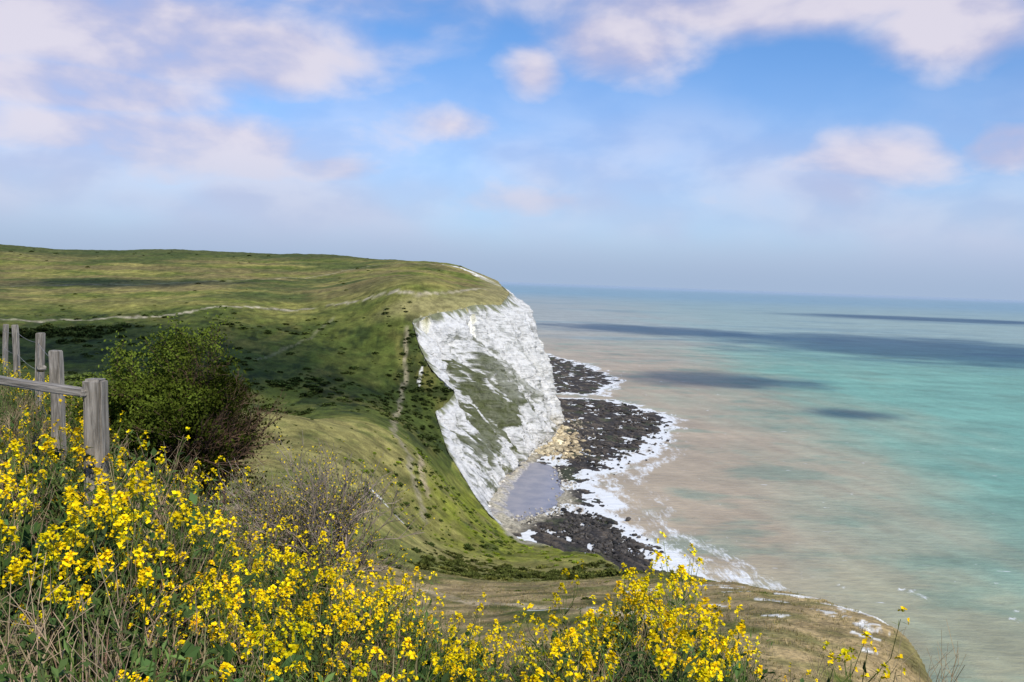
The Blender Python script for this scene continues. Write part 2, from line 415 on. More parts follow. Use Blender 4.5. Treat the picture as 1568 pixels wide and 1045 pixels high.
nr2, nc2 = 920, 640
sy = np.exp(np.linspace(math.log(150), math.log(90000), nr2)) - 60
sa = np.linspace(-.9, 1.25, nc2)
SY = np.repeat(sy[:, None], nc2, 1); SX = sa[None] * (SY + 120)
sx, sy_ = SX.ravel(), SY.ravel()
sn1 = fbm(sx / 160, sy_ / 420, 4); sn2 = fbm(sx / 40, sy_ / 60 + 4, 4); sn3 = fbm((sx + .3 * sy_) / 14, sy_ / 60, 3)
off = (sx - 60) / (180 + .19 * sy_) + .34 * sn1 + .16 * sn2 + .06 * sn3
tan_ = np.array((.40, .315, .21)); turq = np.array((.165, .35, .265)); blue = np.array((.21, .32, .37))
SC = np.tile(tan_, (len(sx), 1))
SC = mixc(SC, (.29, .34, .235), sst(.15, .7, off))
SC = mixc(SC, turq, sst(.42, 1.0, off))
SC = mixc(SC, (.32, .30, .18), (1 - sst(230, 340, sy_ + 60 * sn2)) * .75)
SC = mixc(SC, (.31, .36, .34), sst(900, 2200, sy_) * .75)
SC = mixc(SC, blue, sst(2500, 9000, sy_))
SC = mixc(SC, (.30, .38, .46), sst(8000, 40000, sy_))  # distance haze blended into the far water colour
SC = mixc(SC, (.14, .25, .18), sst(.0, .45, fbm(sx / 60 + 9, sy_ / 34 + 2, 5, .6)) * .5 * (sy_ < 1500))
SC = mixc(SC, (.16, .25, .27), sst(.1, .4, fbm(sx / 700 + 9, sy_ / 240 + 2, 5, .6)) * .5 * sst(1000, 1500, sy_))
SC *= (1 + .17 * sn3 * (sy_ < 3000) + .12 * fbm((sx - .4 * sy_) / 40, sy_ / 25, 4, .6) * (sy_ < 3000))[:, None]
near = (sx > -40) & (sx < 220) & (sy_ < 1400)
rh = np.full(len(sx), -2.0); rsd = np.full(len(sx), 500.0)
nx_, ny_ = sx[near], sy_[near]
r_ = reef_sd(nx_, ny_); rh[near] = reef_h(nx_, ny_, r_)[0]
rsd[near] = np.minimum(r_, sdf(nx_, ny_, POOL) + 3)
wid = np.interp(sy_, [300, 480, 560, 700, 1000], [40, 36, 22, 11, 9])
wig = rsd + 14 * sn2
band = .5 + .5 * np.sin(wig / 3.6 + 4 * sn3)
foam = np.exp(-(np.maximum(rsd, 0) / wid) ** 1.6) * (.50 + .50 * band)
foam = np.maximum(foam, sst(-1.4, -.1, rh) * .85)
foam = np.where(near & (rsd < 130), foam, 0)
m, t, b = new_mat('sea_water')
col = t.N('ShaderNodeAttribute', attribute_name='Col').outputs[0]
fo = t.N('ShaderNodeAttribute', attribute_name='foam').outputs[2]
pos = t.N('ShaderNodeNewGeometry').outputs[0]
fn = t.noise(mapped(t, pos, (.40, .12, 1), .35), 1.0, 6, .75, .8)
fm = t.SS(.62, .84, t.M('ADD', t.M('MULTIPLY', fo, .57), t.M('MULTIPLY', fn, .80)), 0, .95)
wn = t.noise(mapped(t, pos, (.12, .3, 1)), 1.0, 5, .65); wl2 = t.noise(mapped(t, pos, (.006, .02, 1)), 1.0, 4, .6)
capn = t.noise(mapped(t, pos, (.10, .35, 1)), 1.0, 2, .5)
cap = t.M('MULTIPLY', t.SS(.72, .78, capn), .7)
fac = t.M('MULTIPLY', t.SS(.3, .7, wn, .88, 1.1), t.SS(.3, .7, wl2, .86, 1.12))
c = t.MIX(1.0, col, t.N('ShaderNodeCombineColor', i_0=fac, i_1=fac, i_2=fac).outputs[0], 'MULTIPLY')
c = t.MIX(t.M('MULTIPLY', fm, t.SS(0, .06, fo)), c, (.78, .78, .76, 1))
c = t.MIX(cap, c, (.8, .8, .78, 1))
t.put(b.inputs['Base Color'], c)
b.inputs['Roughness'].default_value = .45; b.inputs['Specular IOR Level'].default_value = .22
bp = t.N('ShaderNodeBump'); t.put(bp.inputs['Height'], wn); bp.inputs['Distance'].default_value = 1.4; bp.inputs['Strength'].default_value = .6
t.put(b.inputs['Normal'], bp)
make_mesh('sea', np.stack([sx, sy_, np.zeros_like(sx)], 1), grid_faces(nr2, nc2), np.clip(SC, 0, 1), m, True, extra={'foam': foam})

m, t, b = new_mat('wet_sand_pool')
pos = t.N('ShaderNodeNewGeometry').outputs[0]
nz = t.noise(pos, .12, 5, .6)
t.put(b.inputs['Base Color'], t.MIX(t.SS(.35, .65, nz), (.20, .20, .24, 1), (.29, .27, .29, 1)))
b.inputs['Roughness'].default_value = .3; b.inputs['Specular IOR Level'].default_value = .4
pv = np.array([(p[0], p[1], .27) for p in POOL], float)
cen = pv.mean(0); ring = []
for i in range(len(pv)):
    a0, b0 = pv[i], pv[(i + 1) % len(pv)]
    for k in range(8):
        p = a0 + (b0 - a0) * k / 8; nrm = (p - cen) / np.linalg.norm(p - cen)
        ring.append(p + nrm * 5 * float(fbm(p[0] / 6, p[1] / 6, 4)))
ring = np.array(ring); ring[:, 2] = .27
make_mesh('tidal_pool', ring, np.arange(len(ring))[None], None, m)

# ------------------------------------------------------------ boulders
bm = bmesh.new(); bmesh.ops.create_icosphere(bm, subdivisions=2, radius=1); bm.verts.ensure_lookup_table()
ICV = np.array([v_.co[:] for v_ in bm.verts]); ICF = np.array([[v_.index for v_ in f.verts] for f in bm.faces]); bm.free()
bprot = []
for k in range(5):
    V = ICV.copy()
    for _ in range(7):
        nrm = R.normal(size=3); nrm /= np.linalg.norm(nrm); h = R.uniform(.45, .8)
        dd = V @ nrm; V = V - np.outer(np.maximum(dd - h, 0), nrm)
    bprot.append((V * (1, R.uniform(.7, 1), R.uniform(.5, .8)), [ICF], np.ones((len(V), 3))))
acc = Acc()
def rocks(n_, pts, spread, smin, smax, col, var=.25, zoff=0.3):
    pts = np.array(pts, float); seg = R.integers(0, len(pts) - 1, n_); tt = R.random(n_)[:, None]
    P = pts[seg] * (1 - tt) + pts[seg + 1] * tt
    P = P + R.normal(size=P.shape) * np.array(spread)
    s_ = smin + (smax - smin) * R.random(n_) ** 3
    for k in range(5):
        i = np.arange(n_) % 5 == k
        PP = np.concatenate([P[i], (zoff + s_[i] * .15)[:, None]], 1)
        tint = np.array(col) * (1 + var * R.normal(size=(i.sum(), 1)))
        acc.inst(bprot[k], PP, R.random(i.sum()) * 6.28, s_[i], tint=np.clip(tint, .02, .9))
rocks(520, [(29, 620), (31, 578), (31, 548), (27, 520), (18, 492)], (4, 6), .6, 3.4, (.52, .43, .27))
rocks(260, [(33, 560), (40, 530), (36, 500), (30, 480)], (5, 7), .6, 2.6, (.38, .30, .18))
rocks(260, [(18, 492), (8, 466), (2, 448), (-3, 418), (-7, 386), (-8, 366)], (1.2, 2), .4, 1.6, (.56, .52, .44), zoff=.4)
rocks(560, [(-2, 346), (10, 352), (22, 366), (29, 392), (30, 425), (28, 455)], (2.8, 4), .25, 1.0, (.40, .36, .29), .35)
rocks(1000, [(20, 345), (34, 330), (46, 305), (40, 345), (26, 356)], (5, 9), .4, 1.7, (.06, .052, .045), .4)
rocks(1000, [(40, 470), (60, 520), (85, 580), (100, 640), (70, 690)], (10, 18), .4, 2.0, (.055, .046, .038), .4)
rocks(300, [(30, 640), (50, 600), (40, 540)], (8, 14), .4, 1.6, (.25, .21, .15), .4)
rocks(120, [(31, 590), (28, 640), (26, 700), (24, 780)], (3, 10), .8, 3.5, (.55, .5, .38))
acc.build('beach_boulders', M_boulder)

# ------------------------------------------------------------ vegetation prototypes
def tube(acc, pts, rad, col, k=3):
    pts = np.asarray(pts, float); m_ = len(pts)
    d_ = np.gradient(pts, axis=0); d_ /= np.linalg.norm(d_, axis=1)[:, None] + 1e-9
    ref = np.array([.31, .9, .1]) if abs(d_[0][1]) < .9 else np.array([1, 0, .1])
    a_ = np.cross(d_, ref); a_ /= np.linalg.norm(a_, axis=1)[:, None] + 1e-9; b_ = np.cross(d_, a_)
    an = np.arange(k) * 2 * math.pi / k
    V = pts[:, None] + (np.cos(an)[None, :, None] * a_[:, None] + np.sin(an)[None, :, None] * b_[:, None]) * np.asarray(rad)[:, None, None]
    F = []
    for i in range(m_ - 1):
        for j in range(k):
            F.append((i * k + j, i * k + (j + 1) % k, (i + 1) * k + (j + 1) % k, (i + 1) * k + j))
    acc.add(V.reshape(-1, 3), np.array(F), col)
def leaves(acc, P, dirs, length, width, col, fold=.25):
    P = np.asarray(P, float); dirs = np.asarray(dirs, float); m_ = len(P)
    dirs = dirs / (np.linalg.norm(dirs, axis=1)[:, None] + 1e-9)
    s_ = np.cross(dirs, R.normal(size=(m_, 3)) * .5 + np.array([0, 0, 1.0])); s_ /= np.linalg.norm(s_, axis=1)[:, None] + 1e-9
    u_ = np.cross(s_, dirs)
    length = np.broadcast_to(length, (m_,))[:, None]; width = np.broadcast_to(width, (m_,))[:, None]
    mid = P + dirs * length * .5 + u_ * length * fold * .3
    V = np.stack([P, mid + s_ * width * .5, P + dirs * length, mid - s_ * width * .5], 1).reshape(-1, 3)
    F = np.arange(m_ * 4).reshape(m_, 4)
    col = np.asarray(col, float)
    if col.ndim == 2: col = np.repeat(col, 4, 0)
    acc.add(V, F, col)
def rnd_dirs(n_, up=0.0):
    d_ = R.normal(size=(n_, 3)); d_[:, 2] += up
    return d_ / np.linalg.norm(d_, axis=1)[:, None]
def flower_head(acc, base, dr, size, nfl, pet=.017):
    dr = dr / np.linalg.norm(dr)
    L_ = size
    P = []; D = []
    ga = 2.39996
    a_ = np.cross(dr, (1, .2, .1)); a_ /= np.linalg.norm(a_); b_ = np.cross(dr, a_)
    for i in range(nfl):
        f = i / max(nfl - 1, 1)
        rad = np.cos(i * ga) * a_ + np.sin(i * ga) * b_
        tilt = .25 + 1.2 * f
        o = rad * math.cos(tilt) + dr * math.sin(tilt)
        c0 = base + dr * L_ * f + o * .024 * (1.2 - .6 * f)
        p1 = np.cross(o, R.normal(size=3)); p1 /= np.linalg.norm(p1); p2 = np.cross(o, p1)
        for q in (p1, p2, -p1, -p2):
            P.append(c0); D.append(q + o * .35)
    cols = np.clip(np.array((.87, .62, .008)) * (1 + .18 * R.normal(size=(len(P), 1))), 0, 1)
    leaves(acc, P, D, pet, pet * .9, cols, .1)
    nb = 7
    leaves(acc, np.tile(base + dr * L_, (nb, 1)), rnd_dirs(nb, .3) + dr * 1.3, .014, .007, (.42, .42, .03), .1)
GS = np.array((.11, .15, .035))
def rape_proto(h=.8, nb=6, heads=14):
    acc = Acc()
    top = np.array([R.normal() * .06, R.normal() * .06, h])
    pts = np.array([top * f + np.array([.03 * math.sin(3 * f), .02 * math.cos(4 * f) - .02, 0]) for f in np.linspace(0, 1, 6)])
    tube(acc, pts, np.linspace(.0045, .002, 6), GS)
    flower_head(acc, pts[-1], np.array([0, 0, 1.]) + R.normal(size=3) * .2, .055, heads)
    for k in range(nb):
        f = R.uniform(.3, .85); p0 = pts[0] + (pts[-1] - pts[0]) * f
        az = R.random() * 6.28; out = np.array([math.cos(az), math.sin(az), 0])
        l_ = R.uniform(.12, .38) * (1.25 - .5 * f)
        bp_ = np.array([p0, p0 + out * l_ * .35 + np.array([0, 0, l_ * .4]), p0 + out * l_ * .5 + np.array([0, 0, l_])])
        tube(acc, bp_, (.0028, .0022, .0016), GS * R.uniform(.8, 1.3))
        flower_head(acc, bp_[-1], np.array([out[0] * .3, out[1] * .3, 1]), R.uniform(.025, .06), max(3, int(heads * R.uniform(.2, 1.0))))
        npd = 5; q = np.linspace(.55, .95, npd)[:, None]
        PP = bp_[1] * (1 - q) + bp_[2] * q
        leaves(acc, PP, rnd_dirs(npd, .4), .05, .003, (.16, .2, .05), .05)
    nl = 14
    f = R.uniform(.05, .85, nl)[:, None]; P = pts[0] + (pts[-1] - pts[0]) * f
    dd = rnd_dirs(nl, .3); leaves(acc, P, dd, R.uniform(.06, .13, nl), R.uniform(.012, .03, nl), (.065, .10, .035), .5)
    return acc.proto()
def dryweed_proto(h=.7):
    acc = Acc(); c_ = np.array((.22, .16, .10)) * R.uniform(.7, 1.4)
    for k in range(4):
        az = R.random() * 6.28; l = R.uniform(.05, .2); e = np.array([math.cos(az) * l, math.sin(az) * l, h * R.uniform(.7, 1)])
        pts = np.array([e * f * np.array([f, f, 1]) for f in np.linspace(0, 1, 5)])
        tube(acc, pts, np.linspace(.003, .0012, 5), c_)
        for j in range(5):
            p0 = e * R.uniform(.5, .95); p0[:2] *= .8
            tube(acc, np.array([p0, p0 + R.normal(size=3) * .03 + np.array([0, 0, .06]), p0 + R.normal(size=3) * .05 + np.array([0, 0, .12])]), (.0016, .0012, .0008), c_ * 1.1)
    return acc.proto()
def grass_proto(nb=16, h=.5, cols=None, w=.006, spread=.06):
    acc = Acc()
    for k in range(nb):
        az = R.random() * 6.28; o = np.array([math.cos(az), math.sin(az), 0]); l = h * R.uniform(.5, 1.1); b_ = R.uniform(.05, .5) * l
        p0 = np.array([R.normal() * spread, R.normal() * spread, 0]); sd = np.array([-o[1], o[0], 0]) * w * R.uniform(.6, 1.2)
        P = [p0, p0 + o * b_ * .15 + np.array([0, 0, l * .4]), p0 + o * b_ * .5 + np.array([0, 0, l * .78]), p0 + o * b_ + np.array([0, 0, l * R.uniform(.8, 1)])]
        V = np.array([P[0] - sd, P[0] + sd, P[1] - sd * .9, P[1] + sd * .9, P[2] - sd * .6, P[2] + sd * .6, P[3] - sd * .1, P[3] + sd * .1])
        c0 = np.array(cols[R.integers(len(cols))]) * R.uniform(.75, 1.3)
        acc.add(V, np.array([(0, 1, 3, 2), (2, 3, 5, 4), (4, 5, 7, 6)]), c0)
    return acc.proto()
def leafy_proto(n_=34, h=.4, r=.16, ll=.07, lw=.045, col=(.045, .085, .025)):
    acc = Acc()
    P = np.stack([R.normal(size=n_) * r * .6, R.normal(size=n_) * r * .6, R.uniform(.1, 1, n_) * h], 1)
    dd = rnd_dirs(n_, .2); dd[:, :2] += P[:, :2] * 4
    cc = np.array(col) * (R.uniform(.6, 1.5, (n_, 1)))
    leaves(acc, P, dd, R.uniform(.6, 1.3, n_) * ll, R.uniform(.7, 1.2, n_) * lw, cc, .3)
    for k in range(5):
        tube(acc, np.array([(0, 0, 0), P[k] * .5, P[k]]), (.004, .003, .002), (.07, .09, .03))
    return acc.proto()
GG = [(.07, .12, .025), (.10, .15, .035), (.05, .09, .02), (.20, .17, .09), (.13, .15, .05)]
GD = [(.34, .27, .15), (.22, .19, .09), (.12, .12, .05), (.18, .11, .07)]
P_rape = [rape_proto(R.uniform(.7, .9), int(R.integers(5, 9)), int(R.integers(11, 17))) for _ in range(8)]
P_small = [rape_proto(.6, 4, 6) for _ in range(4)]
P_grass = [grass_proto(18, .55, GG) for _ in range(5)]
P_dgrass = [grass_proto(14, .6, GD, .004) for _ in range(3)]
P_dry = [dryweed_proto() for _ in range(5)]
P_leaf = [leafy_proto(40, .42, .16, .05, .032) for _ in range(2)] + [leafy_proto(60, .5, .2, .06, .04, (.045, .08, .024)) for _ in range(2)]
P_fine = [leafy_proto(90, .6, .14, .035, .012, (.07, .105, .028)) for _ in range(4)]

def hs(s, y_):
    h = np.interp(s, [-.9, -.62, -.54, -.47, -.42, -.37, -.30, -.12, -.02, .03, .09, .2, .3, .37, .45], [.86, .90, 1.0, 1.12, 1.0, .84, .76, .82, .68, .62, .82, .92, .70, .5, .35])
    return h * np.where((y_ > 6.0) & (s > -.47), .5, 1) * np.where((y_ > 5.2) & (s <= -.47), .68, 1)
def bank_points(n_, y0, y1, s0=-.95, s1=.5):
    yy_ = np.sqrt(R.uniform(y0 ** 2, y1 ** 2, n_)); s_ = R.uniform(s0, s1, n_)
    return s_ * yy_, yy_, s_
def keep_bank(x_, y_, s_):
    lim = np.interp(s_, [-.9, -.5, -.28, -.15, 0, .4], [17, 15, 9, 6.8, 6.2, 5.8])
    return (y_ < lim)
def scatter(acc, protos, x_, y_, sc, tvar=.18, flat=1.0, lean=.12):
    z_ = base_h(x_, y_) - .02
    P = np.stack([x_, y_, z_], 1); m_ = len(x_); k_ = R.integers(0, len(protos), m_)
    for k in range(len(protos)):
        i = k_ == k; c_ = i.sum()
        if c_ == 0: continue
        tn = np.clip(1 + tvar * R.normal(size=(c_, 1)) + .04 * R.normal(size=(c_, 3)), .5, 1.5)
        acc.inst(protos[k], P[i], R.random(c_) * 6.28, sc[i], R.normal(size=(c_, 2)) * lean, tn, sc[i] * flat)
acc = Acc()
x_, y_, s_ = bank_points(2900, 2.2, 12)
dens = .07 + .74 * np.exp(-((s_ + .28) / .14) ** 2) * (y_ < 5.0) + .62 * np.exp(-((s_ - .19) / .10) ** 2) * (y_ < 6.5) + .46 * np.exp(-((s_ + .08) / .12) ** 2) * (y_ < 5.5) + .26 * (s_ < -.42) * (y_ < 5)
dens *= .2 + 1.6 * sst(-.2, .25, fbm(x_ / .7, y_ / .7, 3))
dens *= np.where(y_ > 6.0, .4, 1)
k = keep_bank(x_, y_, s_) & (R.random(len(x_)) < dens) & (s_ < .36) & ~((s_ > -.02) & (s_ < .05) & (R.random(len(x_)) < .5))
x_, y_, s_ = x_[k], y_[k], s_[k]
scatter(acc, P_rape, x_, y_, hs(s_, y_) * R.uniform(.65, 1.15, len(x_)))
x_, y_, s_ = bank_points(700, 2.5, 12); k = keep_bank(x_, y_, s_) & (s_ < .42); x_, y_, s_ = x_[k], y_[k], s_[k]
scatter(acc, P_small, x_, y_, hs(s_, y_) * R.uniform(.8, 1.35, len(x_)))
xq = np.array([2.04, 2.12, 1.75]); yq = np.array([4.5, 4.7, 4.4])
scatter(acc, P_small, xq, yq, (np.array([98.05, 97.95, 98.1]) - base_h(xq, yq)) / .62)
acc.build('yellow_rapeseed_flowers', M_plant)
acc = Acc()
x_, y_, s_ = bank_points(8500, 1.9, 15); k = keep_bank(x_, y_, s_) & (s_ < .40); x_, y_, s_ = x_[k], y_[k], s_[k]
scatter(acc, P_grass, x_, y_, hs(s_, y_) * R.uniform(.6, 1.3, len(x_)), .25)
x_, y_, s_ = bank_points(2600, 2.2, 15); k = keep_bank(x_, y_, s_) & (s_ < .40); x_, y_, s_ = x_[k], y_[k], s_[k]
scatter(acc, P_dgrass, x_, y_, hs(s_, y_) * R.uniform(.7, 1.25, len(x_)), .2)
acc.build('long_grass', M_scrub)
acc = Acc()
x_, y_, s_ = bank_points(4400, 2.0, 13); k = keep_bank(x_, y_, s_) & (s_ < .38); x_, y_, s_ = x_[k], y_[k], s_[k]
scatter(acc, P_leaf + P_fine, x_, y_, hs(s_, y_) * R.uniform(.7, 1.4, len(x_)) * np.where(s_ < -.4, 1.05, 1), .3)
x_, y_, s_ = bank_points(1700, 2.2, 12); k = keep_bank(x_, y_, s_) & (s_ < .40); x_, y_, s_ = x_[k], y_[k], s_[k]
scatter(acc, P_dry, x_, y_, hs(s_, y_) * R.uniform(.8, 1.2, len(x_)), .3)
xq = np.array([2.3, 2.38, 2.2, 2.45, 1.9]); yq = np.array([4.5, 4.6, 4.5, 4.7, 4.6])
scatter(acc, P_dry, xq, yq, (np.array([98.1, 98.05, 97.95, 97.95, 98.0]) - base_h(xq, yq)) / .7)
acc.build('wild_herbs', M_scrub)

# ------------------------------------------------------------ woody shrubs
def grow_shrub(name, base, stems, L0, levels, bark, leaf_fn, kids=3, rad=.022, spread=.5, seed=1, lo=.1, hi=.42):
    rs_ = random.Random(seed); wood = Acc(); tips = []
    def br(p, d_, l, r_, lv):
        q = p + d_ * l * .5 + np.array([rs_.gauss(0, .06) * l for _ in range(3)])
        e = p + d_ * l
        tube(wood, np.array([p, q, e]), (r_, r_ * .8, r_ * .62), np.array(bark) * rs_.uniform(.7, 1.3), 5 if lv > 2 else 3)
        tips.append((q, d_, lv)); tips.append((e, d_, lv))
        if lv == 0: return
        for i in range(kids + (rs_.random() < .4)):
            nd = d_ + np.array([rs_.gauss(0, spread) for _ in range(3)]) + np.array([0, 0, .12]); nd /= np.linalg.norm(nd)
            st_ = e if i < 2 else q
            br(st_, nd, l * rs_.uniform(.55, .85), r_ * .6, lv - 1)
    for i in range(stems):
        az = i / stems * 6.28 + rs_.random(); sp = rs_.uniform(lo, hi)
        d0 = np.array([math.cos(az) * sp, math.sin(az) * sp, 1]); d0 /= np.linalg.norm(d0)
        br(np.array(base) + np.array([math.cos(az), math.sin(az), 0]) * .18, d0, L0 * rs_.uniform(.5, 1.1), rad, levels)
    root = bpy.data.objects.new(name, None); scene.collection.objects.link(root)
    wood.build(name + '_branches', M_scrub, parent=root)
    lf = Acc(); leaf_fn(lf, tips)
    if lf.n: lf.build(name + '_leaves', M_plant, parent=root)
    return root
BX = -3.38
bzz = float(base_h(np.array([BX]), np.array([9.0]))[0])
def haw_leaves(lf, tips):
    T_ = [(p, d_) for p, d_, lv in tips if lv <= 3]
    P = np.array([p for p, _ in T_])
    rx = P[:, 0] - BX; hz_ = P[:, 2] - bzz
    prob = np.clip(.50 - 1.3 * (rx - .08) + .45 * (hz_ - 1.1) + .9 * fbm(P[:, 0] * 2.5, P[:, 2] * 2.5, 2), .05, .98)
    k_ = R.random(len(P)) < prob
    P = P[k_]; m_ = 11
    PP = np.repeat(P, m_, 0) + R.normal(size=(len(P) * m_, 3)) * .05
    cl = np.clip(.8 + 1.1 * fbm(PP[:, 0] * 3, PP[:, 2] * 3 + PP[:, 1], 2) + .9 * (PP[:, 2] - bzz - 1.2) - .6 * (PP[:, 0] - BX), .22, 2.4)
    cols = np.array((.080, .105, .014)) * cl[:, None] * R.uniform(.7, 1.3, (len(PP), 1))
    leaves(lf, PP, rnd_dirs(len(PP), .3), R.uniform(.02, .045, len(PP)), R.uniform(.016, .034, len(PP)), cols)
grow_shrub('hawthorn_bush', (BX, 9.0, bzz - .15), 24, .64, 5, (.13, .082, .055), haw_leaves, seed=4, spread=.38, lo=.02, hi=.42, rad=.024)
b2 = float(base_h(np.array([-1.75]), np.array([7.0]))[0])
def dry_leaves(lf, tips):
    P = np.array([p for p, _, lv in tips if lv <= 1]); k_ = R.random(len(P)) < .28; P = P[k_]
    PP = np.repeat(P, 4, 0) + R.normal(size=(len(P) * 4, 3)) * .03
    leaves(lf, PP, rnd_dirs(len(PP), .3), .022, .014, np.where(R.random((len(PP), 1)) < .35, np.array([(.7, .52, .02)]), np.array([(.10, .12, .04)])))
grow_shrub('dry_twiggy_shrub', (-1.70, 7.0, b2 - .05), 26, .52, 4, (.27, .215, .17), dry_leaves, rad=.018, seed=9, spread=.38)
b3 = float(base_h(np.array([-4.4]), np.array([10.0]))[0])
def low_leaves(lf, tips):
    P = np.array([p for p, _, lv in tips if lv <= 2]); PP = np.repeat(P, 9, 0) + R.normal(size=(len(P) * 9, 3)) * .05
    cols = np.array((.05, .085, .018)) * R.uniform(.5, 1.5, (len(PP), 1))
    leaves(lf, PP, rnd_dirs(len(PP), .3), R.uniform(.02, .04, len(PP)), .022, cols)
grow_shrub('bramble_bush', (-4.5, 10.0, b3 - .1), 9, .34, 4, (.06, .05, .03), low_leaves, seed=12, spread=.5)

# ------------------------------------------------------------ distant scrub and tussocks
def bush_proto(n_=110, col=(.04, .055, .015)):
    acc = Acc(); d_ = rnd_dirs(n_); d_[:, 2] = np.abs(d_[:, 2]); r_ = R.uniform(.35, 1, n_)[:, None] ** .5
    P = d_ * r_ * np.array((1, 1, .75)); P *= 1 + .25 * fbm(d_[:, 0] * 2, d_[:, 1] * 2 + d_[:, 2], 2)[:, None]
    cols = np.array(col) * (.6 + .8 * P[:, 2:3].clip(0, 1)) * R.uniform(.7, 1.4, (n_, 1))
    leaves(acc, P - d_ * .2, d_ + R.normal(size=d_.shape) * .6, .42, .34, cols)
    return acc.proto()
P_bush = [bush_proto() for _ in range(4)] + [bush_proto(90, (.07, .085, .022))]
acc = Acc()
def bushes(n_, x0, x1, y0, y1, s0, s1, thr=-.2, nsc=30., tint=(1, 1, 1), flat=.8):
    x_ = R.uniform(x0, x1, n_); y_ = R.uniform(y0, y1, n_)
    k_ = (fbm(x_ / nsc + 50, y_ / nsc, 3) > thr) & (sdf(x_, y_, COAST) < -1.5)
    x_, y_ = x_[k_], y_[k_]; m_ = len(x_)
    if m_ == 0: return
    z_ = base_h(x_, y_) - .15; sc = s0 + (s1 - s0) * R.random(m_) ** 3
    kk = R.integers(0, len(P_bush), m_)
    for k in range(len(P_bush)):
        i = kk == k
        if i.sum() == 0: continue
        acc.inst(P_bush[k], np.stack([x_, y_, z_], 1)[i], R.random(i.sum()) * 6.28, sc[i], None, np.array(tint) * R.uniform(.6, 1.6, (i.sum(), 1)), sc[i] * flat)
bushes(1000, -260, -45, 330, 520, .5, 3.0, .0, 28, (1.2, 1.2, 1.1), .6)
bushes(420, -190, -70, 330, 420, 1.2, 4.2, .10, 22, (1.0, 1.05, 1.0), .7)
bushes(200, -300, -60, 490, 560, .5, 2.2, .05, 20, (1.2, 1.2, 1), .5)
bushes(110, -262, -215, 425, 475, 2, 5, -.1, 20)
bushes(400, -62, -30, 360, 490, .7, 2.4, -.3, 12)
bushes(50, -110, -80, 325, 345, 1.2, 2.6, -.2, 12)
bushes(240, -640, -30, 600, 1000, .8, 2.8, .15, 60, (1.5, 1.4, 1.2), .6)
bushes(30, -680, -60, 1000, 1080, 1.2, 3.5, -1, 60, (1, 1, 1), .7)
bushes(800, -14, 26, 120, 205, .5, 1.5, -.2, 12, (1.3, 1.1, 1))
bushes(700, -40, 32, 200, 330, .3, 1.2, -.1, 10, (3.0, 3.0, 1.0))
bushes(400, -34, 4, 215, 320, .4, 1.5, .0, 10, (1.2, 1.2, 1.0))
bushes(260, -70, -10, 150, 300, .3, 1.0, .15, 14, (1.8, 1.7, 1.2))
bushes(260, -12, 24, 26, 110, .15, .6, .05, 8, (1.6, 1.4, 1.2))
bushes(160, -32, -14, 90, 190, .4, 1.4, -.1, 14)
acc.build('distant_scrub', M_scrub)
P_tus = [grass_proto(7, 1.0, [(.34, .26, .13), (.28, .22, .10), (.16, .15, .05), (.20, .18, .06)], .05, .35) for _ in range(4)]
acc = Acc()
n_ = 16000; y_ = R.uniform(24, 125, n_); x_ = R.uniform(-.25, .52, n_) * y_
k_ = (sdf(x_, y_, COAST) < -.6) & (fbm(x_ / 5, y_ / 5, 3) > -.12); x_, y_ = x_[k_], y_[k_]
scatter(acc, P_tus, x_, y_, R.uniform(.10, .30, len(x_)), .25)
acc.build('grass_tussocks', M_scrub)

# ------------------------------------------------------------ fence
m, t, b = new_mat('weathered_wood')
tc = t.N('ShaderNodeTexCoord').outputs['Object']
g1 = t.noise(mapped(t, tc, (14, 14, 1.2)), 3.0, 6, .65, .4); g2 = t.noise(tc, 5.0, 4, .6)
cw = t.MIX(t.SS(.3, .7, g1), (.10, .085, .065, 1), (.34, .30, .25, 1))
cw = t.MIX(t.SS(.55, .75, g2, 0, .5), cw, (.16, .15, .08, 1))
t.put(b.inputs['Base Color'], cw); b.inputs['Roughness'].default_value = .85
bp = t.N('ShaderNodeBump'); t.put(bp.inputs['Height'], g1); bp.inputs['Distance'].default_value = .01; bp.inputs['Strength'].default_value = .8
t.put(b.inputs['Normal'], bp); M_wood = m
fence = bpy.data.objects.new('wooden_fence', None); scene.collection.objects.link(fence)
def beam(name, p, q, w, d_, bev=.012, segs=10):
    p = Vector(p); q = Vector(q); L_ = (q - p).length
    bm = bmesh.new(); bmesh.ops.create_cube(bm, size=1)
    for v_ in bm.verts: v_.co = Vector((v_.co.x * w, v_.co.y * d_, (v_.co.z + .5) * L_))
    bmesh.ops.bevel(bm, geom=list(bm.edges), offset=bev, segments=2, affect='EDGES')
    ed = [e for e in bm.edges if abs(e.verts[0].co.z - e.verts[1].co.z) > L_ * .5]
    bmesh.ops.subdivide_edges(bm, edges=ed, cuts=segs)
    for v_ in bm.verts:
        k_ = random.uniform(-.003, .003); v_.co += Vector((k_ + .006 * math.sin(v_.co.z * 5), random.uniform(-.003, .003), random.uniform(-.002, .002)))
    me = bpy.data.meshes.new(name); bm.to_mesh(me); bm.free(); me.materials.append(M_wood)
    o = bpy.data.objects.new(name, me); scene.collection.objects.link(o)
    o.matrix_world = Matrix.Translation(p) @ (q - p).to_track_quat('Z', 'Y').to_matrix().to_4x4()
    o.parent = fence; return o
posts = [(-2.31, 4.7, 99.38, .105), (-3.74, 7, 99.30, .085), (-5.6, 10, 99.2, .08), (-7.6, 13, 99.07, .075), (-9.6, 16, 98.86, .075)]
for i, (px, py, pz, w) in enumerate(posts):
    beam('post_%d' % (i + 1), (px + .01, py, pz - 1.45), (px + (.0 if i == 0 else .03 * (-1) ** i), py, pz), w, w * 1.0, .014 if i == 0 else .008)
